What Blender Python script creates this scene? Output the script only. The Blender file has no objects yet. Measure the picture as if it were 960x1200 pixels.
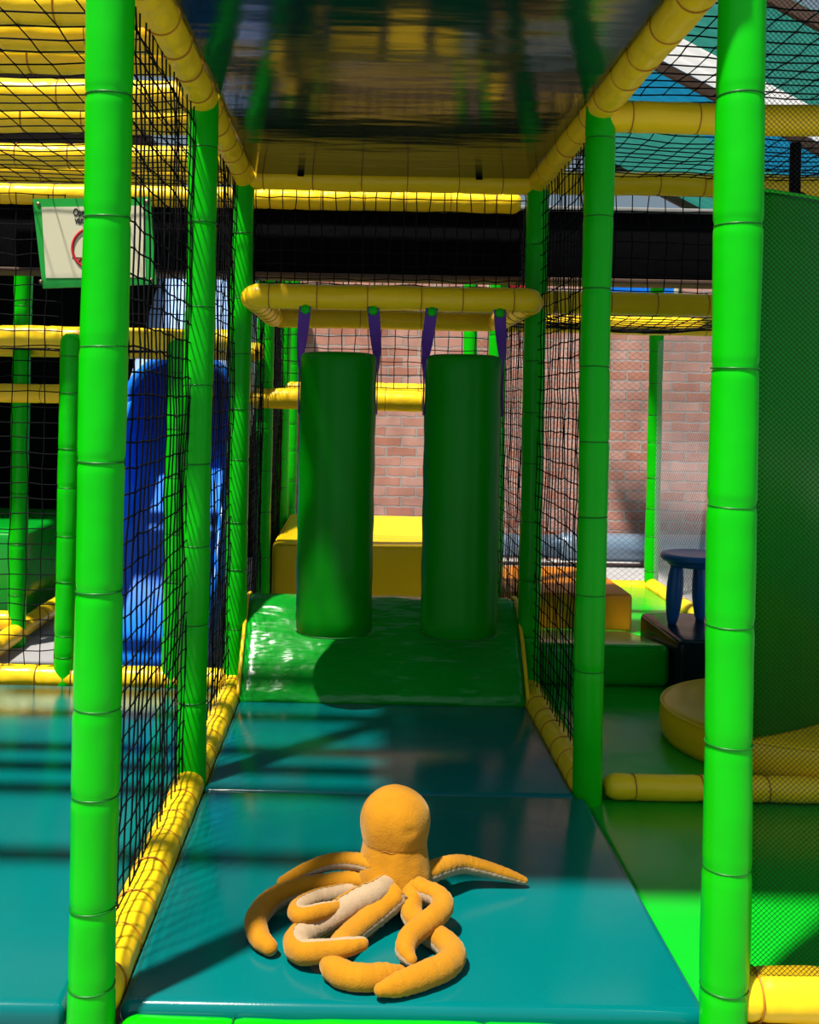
import bpy, bmesh, math, random
from mathutils import Vector, Matrix, noise
random.seed(7)
C = bpy.context.scene.collection
PI = math.pi

# ------------------------------------------------------------------ camera
F = 1250.0                      # focal length in pixels of the 960-wide frame
PX, PY = 420.0, 467.0           # point of the photograph straight ahead of the lens
ROLL = math.radians(1.1)
CAM = Vector((-0.117, 0.0, 1.19))

def ray(px, py):
    dx, dy = px - PX, py - PY
    c, s = math.cos(ROLL), math.sin(ROLL)
    a = dx * c + dy * s
    b = -dx * s + dy * c
    return a / F, -b / F
def at(px, py, Y):              # measured point at depth Y
    a, b = ray(px, py)
    return Vector((CAM.x + a * Y, Y, CAM.z + b * Y))
def onz(px, py, z):             # measured point at height z
    a, b = ray(px, py)
    Y = (z - CAM.z) / b
    return Vector((CAM.x + a * Y, Y, z))

cam = bpy.data.cameras.new('camera')
cam.sensor_fit = 'HORIZONTAL'; cam.sensor_width = 36.0
cam.lens = 36.0 * F / 960.0
cam.shift_x = (480 - PX) / 960.0
cam.shift_y = -(600 - PY) / 960.0
cam.clip_start = 0.05
co = bpy.data.objects.new('camera', cam); C.objects.link(co)
co.matrix_world = Matrix.Translation(CAM) @ Matrix.Rotation(PI / 2, 4, 'X') @ Matrix.Rotation(ROLL, 4, 'Z')
bpy.context.scene.camera = co

# ------------------------------------------------------------------ materials
def newmat(name):
    m = bpy.data.materials.new(name); m.use_nodes = True
    nt = m.node_tree; b = nt.nodes['Principled BSDF']
    return m, nt, b
def N(nt, t, **kw):
    n = nt.nodes.new(t)
    for k, v in kw.items():
        if k in n.inputs: n.inputs[k].default_value = v
        else: setattr(n, k, v)
    return n
def vinyl(name, rgb, rough=.3, bump=.25, scale=9.0, var=.12, coat=.06, fine=.06, spec=.2, stretch=None):
    """soft-play PVC: glossy, a little mottled, slightly crumpled"""
    m, nt, b = newmat(name); L = nt.links
    tc = N(nt, 'ShaderNodeTexCoord')
    n1 = N(nt, 'ShaderNodeTexNoise', Scale=3.0, Detail=4.0); L.new(tc.outputs['Object'], n1.inputs['Vector'])
    mx = N(nt, 'ShaderNodeMix', data_type='RGBA')
    mx.inputs[6].default_value = (*[c * (1 - var) for c in rgb], 1)
    mx.inputs[7].default_value = (*[min(1, c * (1 + var)) for c in rgb], 1)
    L.new(n1.outputs['Fac'], mx.inputs[0]); L.new(mx.outputs[2], b.inputs['Base Color'])
    n2 = N(nt, 'ShaderNodeTexNoise', Scale=scale, Detail=2.0, Roughness=.4)
    if stretch:
        mp = N(nt, 'ShaderNodeMapping'); mp.inputs['Scale'].default_value = stretch
        L.new(tc.outputs['Object'], mp.inputs['Vector']); L.new(mp.outputs[0], n2.inputs['Vector'])
    else: L.new(tc.outputs['Object'], n2.inputs['Vector'])
    n3 = N(nt, 'ShaderNodeTexNoise', Scale=240.0, Detail=1.0); L.new(tc.outputs['Object'], n3.inputs['Vector'])
    b1 = N(nt, 'ShaderNodeBump', Strength=bump, Distance=.03); L.new(n2.outputs['Fac'], b1.inputs['Height'])
    b2 = N(nt, 'ShaderNodeBump', Strength=fine, Distance=.002); L.new(n3.outputs['Fac'], b2.inputs['Height'])
    L.new(b1.outputs['Normal'], b2.inputs['Normal']); L.new(b2.outputs['Normal'], b.inputs['Normal'])
    mr = N(nt, 'ShaderNodeMapRange'); mr.inputs[3].default_value = rough * .8; mr.inputs[4].default_value = rough * 1.25
    L.new(n1.outputs['Fac'], mr.inputs[0]); L.new(mr.outputs[0], b.inputs['Roughness'])
    b.inputs['Coat Weight'].default_value = coat; b.inputs['Specular IOR Level'].default_value = spec; b.inputs['Coat Roughness'].default_value = .15
    return m
def plain(name, rgb, rough=.6, metal=0.0, bump=0.0, scale=30.0, var=.15, spec=.4):
    m, nt, b = newmat(name); L = nt.links
    tc = N(nt, 'ShaderNodeTexCoord')
    n1 = N(nt, 'ShaderNodeTexNoise', Scale=scale, Detail=5.0); L.new(tc.outputs['Object'], n1.inputs['Vector'])
    mx = N(nt, 'ShaderNodeMix', data_type='RGBA')
    mx.inputs[6].default_value = (*[c * (1 - var) for c in rgb], 1)
    mx.inputs[7].default_value = (*[min(1, c * (1 + var)) for c in rgb], 1)
    L.new(n1.outputs['Fac'], mx.inputs[0]); L.new(mx.outputs[2], b.inputs['Base Color'])
    b.inputs['Roughness'].default_value = rough; b.inputs['Metallic'].default_value = metal; b.inputs['Specular IOR Level'].default_value = spec
    if bump:
        bp = N(nt, 'ShaderNodeBump', Strength=bump, Distance=.01)
        L.new(n1.outputs['Fac'], bp.inputs['Height']); L.new(bp.outputs['Normal'], b.inputs['Normal'])
    return m
def plush(name, rgb, rgb2):
    m, nt, b = newmat(name); L = nt.links
    tc = N(nt, 'ShaderNodeTexCoord')
    n1 = N(nt, 'ShaderNodeTexNoise', Scale=28.0, Detail=6.0); L.new(tc.outputs['Object'], n1.inputs['Vector'])
    mx = N(nt, 'ShaderNodeMix', data_type='RGBA'); mx.inputs[6].default_value = (*rgb2, 1); mx.inputs[7].default_value = (*rgb, 1)
    L.new(n1.outputs['Fac'], mx.inputs[0]); L.new(mx.outputs[2], b.inputs['Base Color'])
    n2 = N(nt, 'ShaderNodeTexNoise', Scale=260.0, Detail=3.0); L.new(tc.outputs['Object'], n2.inputs['Vector'])
    n3 = N(nt, 'ShaderNodeTexNoise', Scale=45.0, Detail=2.0, Distortion=.6); L.new(tc.outputs['Object'], n3.inputs['Vector'])
    b1 = N(nt, 'ShaderNodeBump', Strength=.3, Distance=.005); L.new(n3.outputs['Fac'], b1.inputs['Height'])
    b2 = N(nt, 'ShaderNodeBump', Strength=.35, Distance=.003); L.new(n2.outputs['Fac'], b2.inputs['Height'])
    L.new(b1.outputs['Normal'], b2.inputs['Normal']); L.new(b2.outputs['Normal'], b.inputs['Normal'])
    b.inputs['Roughness'].default_value = .9
    b.inputs['Sheen Weight'].default_value = .25; b.inputs['Sheen Roughness'].default_value = .5
    b.inputs['Sheen Tint'].default_value = (1, .8, .45, 1)
    b.inputs['Specular IOR Level'].default_value = .15
    return m
def brickmat(name):
    m, nt, b = newmat(name); L = nt.links
    tc = N(nt, 'ShaderNodeTexCoord')
    sp = N(nt, 'ShaderNodeSeparateXYZ'); L.new(tc.outputs['Object'], sp.inputs[0])
    cb = N(nt, 'ShaderNodeCombineXYZ'); L.new(sp.outputs['X'], cb.inputs['X']); L.new(sp.outputs['Z'], cb.inputs['Y'])
    nz = N(nt, 'ShaderNodeTexNoise', Scale=14.0, Detail=3.0); L.new(tc.outputs['Object'], nz.inputs['Vector'])
    ad = N(nt, 'ShaderNodeMix', data_type='RGBA', blend_type='LINEAR_LIGHT'); ad.inputs[0].default_value = .016
    L.new(cb.outputs[0], ad.inputs[6]); L.new(nz.outputs['Color'], ad.inputs[7])
    bk = N(nt, 'ShaderNodeTexBrick'); L.new(ad.outputs[2], bk.inputs['Vector'])
    bk.inputs['Scale'].default_value = 1.0; bk.inputs['Brick Width'].default_value = .245; bk.inputs['Row Height'].default_value = .082
    bk.inputs['Mortar Size'].default_value = .009; bk.inputs['Mortar Smooth'].default_value = .25
    bk.inputs['Color1'].default_value = (.46, .19, .13, 1); bk.inputs['Color2'].default_value = (.60, .34, .28, 1)
    bk.inputs['Mortar'].default_value = (.42, .35, .32, 1)
    n2 = N(nt, 'ShaderNodeTexNoise', Scale=3.5, Detail=6.0); L.new(tc.outputs['Object'], n2.inputs['Vector'])
    rp = N(nt, 'ShaderNodeValToRGB'); rp.color_ramp.elements[0].position = .3; rp.color_ramp.elements[0].color = (.62, .55, .55, 1)
    rp.color_ramp.elements[1].position = .72; rp.color_ramp.elements[1].color = (1.15, 1.1, 1.1, 1)
    L.new(n2.outputs['Fac'], rp.inputs[0])
    mu = N(nt, 'ShaderNodeMix', data_type='RGBA', blend_type='MULTIPLY'); mu.inputs[0].default_value = 1
    L.new(bk.outputs['Color'], mu.inputs[6]); L.new(rp.outputs[0], mu.inputs[7]); L.new(mu.outputs[2], b.inputs['Base Color'])
    bp = N(nt, 'ShaderNodeBump', Strength=.8, Distance=.012); bp.invert = True
    L.new(bk.outputs['Fac'], bp.inputs['Height']); L.new(bp.outputs['Normal'], b.inputs['Normal'])
    b.inputs['Roughness'].default_value = .9
    return m
def translucent(name, rgb):
    m = bpy.data.materials.new(name); m.use_nodes = True; nt = m.node_tree; nt.nodes.clear(); L = nt.links
    o = N(nt, 'ShaderNodeOutputMaterial'); t = N(nt, 'ShaderNodeBsdfTranslucent'); d = N(nt, 'ShaderNodeBsdfDiffuse')
    mx = N(nt, 'ShaderNodeMixShader'); mx.inputs[0].default_value = .25
    tc = N(nt, 'ShaderNodeTexCoord'); n1 = N(nt, 'ShaderNodeTexNoise', Scale=2.0, Detail=3.0); L.new(tc.outputs['Object'], n1.inputs['Vector'])
    cm = N(nt, 'ShaderNodeMix', data_type='RGBA'); cm.inputs[6].default_value = (*[c * .85 for c in rgb], 1); cm.inputs[7].default_value = (*rgb, 1)
    L.new(n1.outputs['Fac'], cm.inputs[0]); L.new(cm.outputs[2], t.inputs['Color']); L.new(cm.outputs[2], d.inputs['Color'])
    L.new(t.outputs[0], mx.inputs[1]); L.new(d.outputs[0], mx.inputs[2]); L.new(mx.outputs[0], o.inputs['Surface'])
    return m

M = dict(
    green=vinyl('green_vinyl', (.002, .43, .001), .34, .22, 7.0, spec=.16, coat=.05),
    green_mat=vinyl('green_mat_vinyl', (.002, .28, .016), .2, .3, 4.0, coat=.12, spec=.3),
    green_ramp=vinyl('green_ramp_vinyl', (.002, .28, .016), .2, .55, 9.0, coat=.12, spec=.3, stretch=(.8, 1.6, 2.6)),
    green_floor=vinyl('green_floor_vinyl', (.003, .37, .014), .22, .3, 4.0, coat=.08, spec=.22),
    green_roller=vinyl('roller_vinyl', (.001, .20, .002), .32, .12, 4.0, spec=.12, coat=.03),
    yellow=vinyl('yellow_vinyl', (.90, .56, .010), .34, .35, 12.0),
    yellow_block=vinyl('yellow_block_vinyl', (.80, .49, .005), .34, .2, 6.0),
    orange=vinyl('ochre_vinyl', (.46, .14, .003), .4, .2, 6.0),
    teal=vinyl('teal_vinyl', (.0, .115, .115), .17, .16, 2.6, var=.06, coat=.06, spec=.24),
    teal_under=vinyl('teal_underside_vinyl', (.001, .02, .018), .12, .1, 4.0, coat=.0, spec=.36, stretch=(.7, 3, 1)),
    navy=vinyl('navy_vinyl', (.001, .012, .018), .25, .2, 6.0),
    purple=plain('purple_webbing', (.10, .02, .28), .6, 0, .3, 200),
    tie_green=plain('dark_green_tie', (.002, .13, .005), .4),
    tie_ochre=plain('ochre_tie', (.42, .17, .006), .5),
    net=plain('black_cord', (.004, .004, .005), .85, 0, .3, 300, spec=.1),
    net_white=plain('pale_cord', (.55, .52, .6), .7),
    blue=plain('blue_plastic', (.006, .16, .72), .3, 0, 0, 4),
    blue_pale=plain('pale_blue_plastic', (.28, .42, .70), .35, 0, 0, 4),
    blue_dark=plain('dark_blue_plastic', (.005, .10, .34), .35, 0, 0, 8),
    brick=brickmat('old_brick'),
    concrete=plain('concrete', (.30, .29, .29), .85, 0, .2, 12),
    black=plain('black_paint', (.003, .003, .0035), .8, 0, .2, 8, spec=.05),
    girder=plain('blackened_timber', (.0025, .0022, .003), .85, 0, .3, 25, spec=.04),
    grey=plain('weathered_edge', (.25, .24, .23), .8),
    pipe=plain('grey_duct', (.20, .27, .36), .35, .5, 0, 3),
    white=plain('cream_paper', (.56, .52, .36), .6, 0, 0, 6, .05),
    board=plain('green_board', (.006, .28, .03), .4, 0, 0, 6),
    ink=plain('black_ink', (.01, .01, .01), .6),
    red=plain('red_ink', (.45, .01, .015), .5),
    roof=translucent('teal_roof_sheet', (.16, .46, .42)),
    cyan=translucent('cyan_skylight', (.08, .42, .58)),
    sky_white=translucent('white_skylight', (.85, .85, .85)),
    wood=plain('dark_timber', (.07, .035, .02), .7, 0, .2, 20),
    plush=plush('mustard_plush', (.43, .178, .004), (.33, .128, .002)),
    cream=plush('cream_plush', (.40, .28, .17), (.28, .19, .11)),
    stitch=plain('ochre_stitch', (.30, .11, .004), .9),
    screw=plain('steel_screw', (.3, .2, .12), .4, .8),
)
def glassmat():
    m, nt, b = newmat('window_glass')
    b.inputs['Base Color'].default_value = (.8, .9, 1, 1); b.inputs['Transmission Weight'].default_value = 1
    b.inputs['Roughness'].default_value = .05; b.inputs['IOR'].default_value = 1.05
    return m
M['glass'] = glassmat()

# ------------------------------------------------------------------ mesh helpers
class MB:
    def __init__(s): s.v = []; s.f = []; s.sm = []
    def add(s, vs, fs, smooth=True):
        k = len(s.v); s.v += [Vector(v) for v in vs]
        for f in fs: s.f.append([i + k for i in f]); s.sm.append(smooth)
        return s
    def bm(s, b, smooth=True):
        b.verts.index_update()
        s.add([v.co.copy() for v in b.verts], [[v.index for v in f.verts] for f in b.faces], smooth); b.free(); return s
    def build(s, name, mat, parent=None, loc=None):
        me = bpy.data.meshes.new(name)
        root = parent
        while root is not None and root.parent is not None: root = root.parent
        if parent is None:
            if loc is None:
                xs = [v.x for v in s.v]; ys = [v.y for v in s.v]; zs = [v.z for v in s.v]
                loc = Vector(((min(xs) + max(xs)) / 2, (min(ys) + max(ys)) / 2, min(zs)))
            off = Vector(loc)
        else: off = root.location.copy()
        me.from_pydata([tuple(v - off) for v in s.v], [], s.f)
        me.polygons.foreach_set('use_smooth', s.sm)
        me.materials.append(mat); me.update()
        o = bpy.data.objects.new(name, me); C.objects.link(o)
        if parent is None: o.location = off
        else: o.parent = parent
        return o
def tag(o, label, cat, group=None, kind=None):
    if label: o['label'] = label
    if cat: o['category'] = cat
    if group: o['group'] = group
    if kind: o['kind'] = kind
    return o
def empty(name, loc):
    o = bpy.data.objects.new(name, None); C.objects.link(o); o.location = loc; o.empty_display_size = .1
    return o
def rbox(x0, x1, y0, y1, z0, z1, r=.02, seg=3):
    b = bmesh.new(); bmesh.ops.create_cube(b, size=1)
    for v in b.verts:
        v.co = Vector((x0 + (v.co.x + .5) * (x1 - x0), y0 + (v.co.y + .5) * (y1 - y0), z0 + (v.co.z + .5) * (z1 - z0)))
    if r > 0: bmesh.ops.bevel(b, geom=list(b.edges), offset=r, segments=seg, profile=.5, affect='EDGES')
    return b
def BX(*a, **k): return MB().bm(rbox(*a, **k), smooth=True if k.get('r', .02) else False)
def frames(pts):
    T = []
    n = len(pts)
    for i in range(n):
        t = (pts[min(i + 1, n - 1)] - pts[max(i - 1, 0)]); T.append(t.normalized() if t.length > 1e-9 else Vector((0, 0, 1)))
    return T
def sweep(mb, pts, rad, n=12, caps=True, up=None, smooth=True):
    pts = [Vector(p) for p in pts]; T = frames(pts)
    if not hasattr(rad, '__len__'): rad = [rad] * len(pts)
    u = Vector(up) if up else (Vector((0, 0, 1)) if abs(T[0].z) < .9 else Vector((1, 0, 0)))
    vs = []
    for i, p in enumerate(pts):
        u = (u - T[i] * u.dot(T[i])).normalized(); w = T[i].cross(u)
        for k in range(n):
            a = 2 * PI * k / n; vs.append(p + (u * math.cos(a) + w * math.sin(a)) * rad[i])
    fs = [[i * n + k, i * n + (k + 1) % n, (i + 1) * n + (k + 1) % n, (i + 1) * n + k] for i in range(len(pts) - 1) for k in range(n)]
    if caps: fs.append(list(range(n))[::-1]); fs.append([(len(pts) - 1) * n + k for k in range(n)])
    return mb.add(vs, fs, smooth)
def lathe(mb, c, prof, n=32):     # prof (r, z) about a vertical axis at c
    vs = []
    for r, z in prof:
        for k in range(n):
            a = 2 * PI * k / n; vs.append(Vector((c[0] + r * math.cos(a), c[1] + r * math.sin(a), c[2] + z)))
    fs = [[i * n + k, i * n + (k + 1) % n, (i + 1) * n + (k + 1) % n, (i + 1) * n + k] for i in range(len(prof) - 1) for k in range(n)]
    fs.append(list(range(n))[::-1]); fs.append([(len(prof) - 1) * n + k for k in range(n)])
    return mb.add(vs, fs, True)
def torus(mb, c, axis, R, r, n=28, m=6):
    axis = Vector(axis).normalized(); u = axis.orthogonal().normalized(); w = axis.cross(u); vs = []
    for i in range(n):
        a = 2 * PI * i / n; d = u * math.cos(a) + w * math.sin(a)
        for j in range(m):
            b = 2 * PI * j / m; vs.append(Vector(c) + d * (R + r * math.cos(b)) + axis * (r * math.sin(b)))
    fs = [[i * m + j, ((i + 1) % n) * m + j, ((i + 1) % n) * m + (j + 1) % m, i * m + (j + 1) % m] for i in range(n) for j in range(m)]
    return mb.add(vs, fs, True)
def cat(pts, n):                   # catmull-rom through pts (tuples of any length)
    P = [pts[0]] + list(pts) + [pts[-1]]; out = []
    m = len(pts) - 1
    for q in range(n):
        t = q / (n - 1) * m; i = min(int(t), m - 1); f = t - i
        p0, p1, p2, p3 = P[i], P[i + 1], P[i + 2], P[i + 3]
        out.append(tuple(.5 * (2 * b + (c - a) * f + (2 * a - 5 * b + 4 * c - d) * f * f + (3 * b - a - 3 * c + d) * f ** 3) for a, b, c, d in zip(p0, p1, p2, p3)))
    return out
def prism_yz(mb, prof, x0, x1, smooth=False):   # polygon in (y,z) extruded along x
    n = len(prof); vs = [(x0, y, z) for y, z in prof] + [(x1, y, z) for y, z in prof]
    fs = [[i, (i + 1) % n, n + (i + 1) % n, n + i] for i in range(n)] + [list(range(n))[::-1], [n + i for i in range(n)]]
    return mb.add(vs, fs, smooth)

# ------------------------------------------------------------------ posts, rails, nets
R = .0455
def post(x, y, z0, z1, label, ties, group=None, lean=0.0, rounded=False, mat='green', r=R):
    n = 28; steps = int((z1 - z0) / .012) + 2; mb = MB(); vs = []; sd = random.random() * 50
    zz = [z0 + (z1 - z0) * i / (steps - 1) for i in range(steps)]
    for z in zz:
        pin = sum(math.exp(-((z - t) / .007) ** 2) for t in ties) * .0035
        bulge = .0012 * math.sin(z * 9 + sd)
        rr = r - pin + bulge
        if rounded and z1 - z < .03: rr *= math.sqrt(max(.05, 1 - (1 - (z1 - z) / .03) ** 2 * .75))
        ox = .004 * noise.noise((sd, z * 1.6, 0)); oy = .004 * noise.noise((sd, 7, z * 1.6))
        for k in range(n):
            a = 2 * PI * k / n
            wr = .0009 * noise.noise((math.cos(a) * 2 + sd, math.sin(a) * 2, z * 11))
            vs.append((x + ox + (rr + wr) * math.cos(a), y + oy + (rr + wr) * math.sin(a), z))
    fs = [[i * n + k, i * n + (k + 1) % n, (i + 1) * n + (k + 1) % n, (i + 1) * n + k] for i in range(steps - 1) for k in range(n)]
    fs += [list(range(n))[::-1], [(steps - 1) * n + k for k in range(n)]]
    o = mb.add(vs, fs).build('padded_post', M[mat], loc=(x, y, z0))
    tag(o, label, 'padded post', group)
    for t in ties:
        ox = .004 * noise.noise((sd, t * 1.6, 0)); oy = .004 * noise.noise((sd, 7, t * 1.6))
        tb = torus(MB(), (x + ox, y + oy, t), (random.uniform(-.03, .03), random.uniform(-.05, .05), 1), r - .0014, .0019)
        tb.build('cable_tie', M['tie_green'], o)
    return o
def tz(z0, z1, step=.24, j=.03):
    out = []; z = z0 + step * .6
    while z < z1 - .04: out.append(z + random.uniform(-j, j)); z += step
    return out
def rail(a, b, label, group=None, r=.048, mat='yellow', tie='tie_ochre', step=.2, point=.03, ties=True, cat_='padded rail', name='padded_rail', parent=None):
    a, b = Vector(a), Vector(b); L = (b - a).length; d = (b - a) / L; mb = MB(); sd = random.random() * 90
    ts = []; s = step * .45
    while ties and s < L - .06: ts.append(s + random.uniform(-.02, .02)); s += step
    m = max(8, int(L / .016)); pts, rad = [], []
    for i in range(m + 1):
        s = L * i / m; e = min(s, L - s)
        rr = r - sum(math.exp(-((s - t) / .009) ** 2) for t in ts) * .0035 + .0015 * noise.noise((s * 14, sd, 0))
        if e < point: rr *= .62 + .38 * math.sqrt(e / point)
        pts.append(a + d * s + Vector((.003 * noise.noise((s * 3, sd, 3)), .003 * noise.noise((s * 3, sd, 9)), .004 * noise.noise((s * 3, 1, sd))))); rad.append(rr)
    sweep(mb, pts, rad, 22)
    o = mb.build(name, M[mat], parent, loc=None if parent else (a + b) / 2 - Vector((0, 0, r)))
    if parent is None: tag(o, label, cat_, group)
    for t in ts:
        p = a + d * t
        torus(MB(), p, d + Vector((random.uniform(-.04, .04), random.uniform(-.04, .04), 0)), r - .0015, .0022).build('cable_tie', M[tie], o)
    return o
def net(o, u, v, label, pitch=.055, cr=.0023, sag=.01, mat='net', group=None, slack=.006, knots=True):
    """square knotted net between o, o+u, o+u+v, o+v"""
    o, u, v = Vector(o), Vector(u), Vector(v); nu = max(2, round(u.length / pitch)); nv = max(2, round(v.length / pitch))
    w = u.cross(v).normalized(); sd = random.random() * 70
    def pt(i, j):
        a, b = i / nu, j / nv
        p = o + u * a + v * b
        e = math.sin(PI * a) * math.sin(PI * b)
        q = Vector((a * 6, b * 6, sd))
        p += w * (sag * e + slack * 1.5 * noise.noise(q * 1.3)) + u.normalized() * slack * noise.noise(q * 2.1 + Vector((0, 0, 5))) * 1.6 + v.normalized() * slack * noise.noise(q * 2.1 + Vector((0, 9, 5))) * 1.6
        return p + Vector((random.uniform(-1, 1), random.uniform(-1, 1), random.uniform(-1, 1))) * .0016
    G = [[pt(i, j) for j in range(nv + 1)] for i in range(nu + 1)]
    mb = MB()
    for i in range(nu + 1): sweep(mb, G[i], cr, 4, False)
    for j in range(nv + 1): sweep(mb, [G[i][j] for i in range(nu + 1)], cr, 4, False)
    if knots:
        k = cr * 1.9
        for i in range(nu + 1):
            for j in range(nv + 1):
                p = G[i][j]
                mb.add([p + Vector(d) * k for d in ((1, 0, 0), (-1, 0, 0), (0, 1, 0), (0, -1, 0), (0, 0, 1), (0, 0, -1))],
                       [[0, 2, 4], [2, 1, 4], [1, 3, 4], [3, 0, 4], [2, 0, 5], [1, 2, 5], [3, 1, 5], [0, 3, 5]])
    ob = mb.build('safety_net', M[mat]); return tag(ob, label, 'safety net', group)
def diamond(o, u, v, label, pitch=.0052, step=.005, cr=.00085, mat='net', group=None, name='mesh_screen'):
    o, u, v = Vector(o), Vector(u), Vector(v); nu = int(u.length / pitch); nv = int(v.length / step); mb = MB(); w = u.cross(v).normalized()
    for i in range(nu):
        pts = []
        for j in range(nv + 1):
            a = (i + .5 + (.49 if (i + j) % 2 else -.49)) / nu
            pts.append(o + u * a + v * (j / nv) + w * .006 * noise.noise((a * 4, j / nv * 4, 2)))
        sweep(mb, pts, cr, 3, False)
    ob = mb.build(name, M[mat]); return tag(ob, label, 'mesh screen', group)

Y1, Y2, Y3, Y4, Y5 = 2.06, 3.28, 4.42, 5.6, 7.0
XL, XR, XRR, XLL = -.61, .61, 1.83, -1.83
ZT = 2.10
GZ = -.10

# ------------------------------------------------------------------ setting
tag(BX(-5, 5, -.5, 8.9, GZ - .2, GZ, r=0).build('floor', M['concrete']), None, None, kind='structure')
wb = MB().bm(rbox(-5, 5, 8.75, 9.0, GZ, 2.62, r=0), False).build('wall_back', M['brick'], loc=(0, 8.75, GZ)); tag(wb, None, None, kind='structure')
wl = BX(-5, -.62, 8.55, 8.72, GZ, 2.15, r=.01).build('wall_back_dark', M['black']); tag(wl, None, None, kind='structure')
ws = BX(-4.2, -4.0, 1.5, 8.7, GZ, 2.7, r=0).build('wall_left', M['black']); tag(ws, None, None, kind='structure')

# high windows in the back wall, right of the girder gap
for i, (x0, x1) in enumerate(((.95, 1.3), (1.75, 2.45))):
    w = MB()
    for b in ((x0, x1, 8.70, 8.75, 1.98, 2.01), (x0, x1, 8.70, 8.75, 2.30, 2.33), (x0 - .03, x0, 8.70, 8.75, 1.98, 2.33), (x1, x1 + .03, 8.70, 8.75, 1.98, 2.33)):
        w.bm(rbox(*b, r=.004), True)
    wo = w.build('window_%d' % (i + 1), M['white']); tag(wo, None, None, kind='structure')
    BX(x0, x1, 8.735, 8.745, 2.01, 2.30, r=0).build('window_pane', M['red'] if i == 0 else M['blue'], wo)

# pitched roof over the right aisle: corrugated sheets falling to the right, with daylight strips
def roofz(x): return 3.35 - .5 * (x - 1.0)
def roof_sheet(y0, y1, mat, name):
    x0, x1 = 1.15, 4.9; mb = MB(); n = int((y1 - y0) / .02); vs, fs = [], []
    for i in range(n + 1):
        y = y0 + (y1 - y0) * i / n; dz = .014 * math.sin(2 * PI * y / .12)
        for th in (0, .006):
            vs += [(x0, y, roofz(x0) + dz + th), (x1, y, roofz(x1) + dz + th)]
    for i in range(n):
        a = i * 4; fs += [[a, a + 1, a + 5, a + 4], [a + 2, a + 6, a + 7, a + 3], [a, a + 4, a + 6, a + 2], [a + 1, a + 3, a + 7, a + 5]]
    fs += [[0, 2, 3, 1], [n * 4, n * 4 + 1, n * 4 + 3, n * 4 + 2]]
    o = mb.add(vs, fs).build(name, M[mat]); tag(o, None, None, kind='structure')
for i, (y0, y1, m_) in enumerate(((4.7, 5.5, 'roof'), (5.51, 5.86, 'sky_white'), (5.87, 6.6, 'cyan'), (6.61, 7.9, 'roof'))):
    roof_sheet(y0, y1, m_, 'ceiling' if i == 0 else 'ceiling.%03d' % i)
for i, y in enumerate((4.66, 5.865, 7.88)):
    mb = MB(); w = .035; x0, x1 = 1.15, 4.9; d = .02
    vs = [(x, y + s * w, roofz(x) - d - h) for x in (x0, x1) for s in (-.5, .5) for h in (0, .06)]
    mb.add(vs, [[0, 1, 3, 2], [4, 6, 7, 5], [0, 4, 5, 1], [2, 3, 7, 6], [0, 2, 6, 4], [1, 5, 7, 3]], False)
    o = mb.build('trim_%d' % (i + 1), M['wood']); tag(o, None, None, kind='structure')

o = BX(-5, -1.7, 5.6, 9.5, 3.05, 3.12, r=0).build('ceiling.010', M['wood']); tag(o, None, None, kind='structure')

# black girder across the hall
g = BX(-4.0, 2.6, 5.0, 5.18, 1.775, 2.085, r=.008).build('girder', M['girder'])
tag(g, 'massive black beam crossing the hall behind the hanging rollers', 'beam')
BX(-4.0, 2.6, 4.97, 5.21, 2.086, 2.105, r=.004).build('top_flange', M['grey'], g)
BX(-4.0, 2.6, 4.985, 5.195, 1.755, 1.774, r=.004).build('bottom_flange', M['wood'], g)

# duct along the wall
def duct():
    c0 = Vector((.3, 8.45, .05)); mb = MB(); sweep(mb, [(.0, 8.45, .05), (1.55, 8.45, .05)], .094, 28); o = mb.build('duct_pipe', M['pipe'])
    tag(o, 'large grey duct pipe lying on the floor along the brick wall', 'pipe')
    sweep(MB(), [(1.50, 8.45, .05), (1.52, 8.45, .05), (1.56, 8.45, .05), (4.0, 8.45, .05)], [.1, .112, .112, .112], 28).build('wide_section', M['pipe'], o)
    for x in (.55, 1.28, 2.2):
        torus(MB(), (x, 8.45, .05), (1, 0, 0), .1 if x < 1.5 else .116, .008).build('pipe_clamp', M['grey'], o)
        BX(x - .04, x + .04, 8.38, 8.52, GZ, -.03, r=.006).build('pipe_saddle', M['grey'], o)
duct()

# ------------------------------------------------------------------ mats
def mat_thing(x0, x1, y0, y1, z1, mat, label, th=.06, r=.018, name='floor_mat', piping=None):
    b = bmesh.new(); nx = max(4, int((x1 - x0) / .05)); ny = max(4, int((y1 - y0) / .05)); sd = random.random() * 40
    o = MB().bm(rbox(x0, x1, y0, y1, z1 - th, z1, r=r, seg=4)).build(name, M[mat]); tag(o, label, 'floor mat')
    if piping:
        mb = MB(); z = z1 - r * .2
        sweep(mb, [(x0 + r, y0 + .003, z - r), (x1 - r, y0 + .003, z - r)], .004, 6); mb.build('piping', M[piping], o)
    return o
mat_thing(-.565, .595, 2.09, 3.225, 0, 'teal', 'shiny teal floor mat carrying the mustard plush octopus', r=.022)
mat_thing(-.565, .565, 3.232, 4.17, 0, 'teal', 'darker teal floor mat at the foot of the green ramp')
mat_thing(-1.9, -.665, 2.075, 4.35, 0, 'teal', 'wide teal floor mat left of the front left post, crossed by shadows', r=.022)
mat_thing(.60, 1.8, 2.12, 3.315, -.035, 'green_floor', 'green floor mat beside the front right post, lower than the teal mat')
mat_thing(.665, 1.8, 3.33, 5.5, 0, 'green_floor', 'green floor mat stretching from the yellow rail to the blocks')
mat_thing(.64, 1.78, 5.51, 6.94, 0, 'green_floor', 'far green floor mat behind the ochre block')
mat_thing(-.565, .565, 4.18, 5.6, -.02, 'green_mat', 'green floor mat under the ramp and rollers') if False else None

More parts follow.
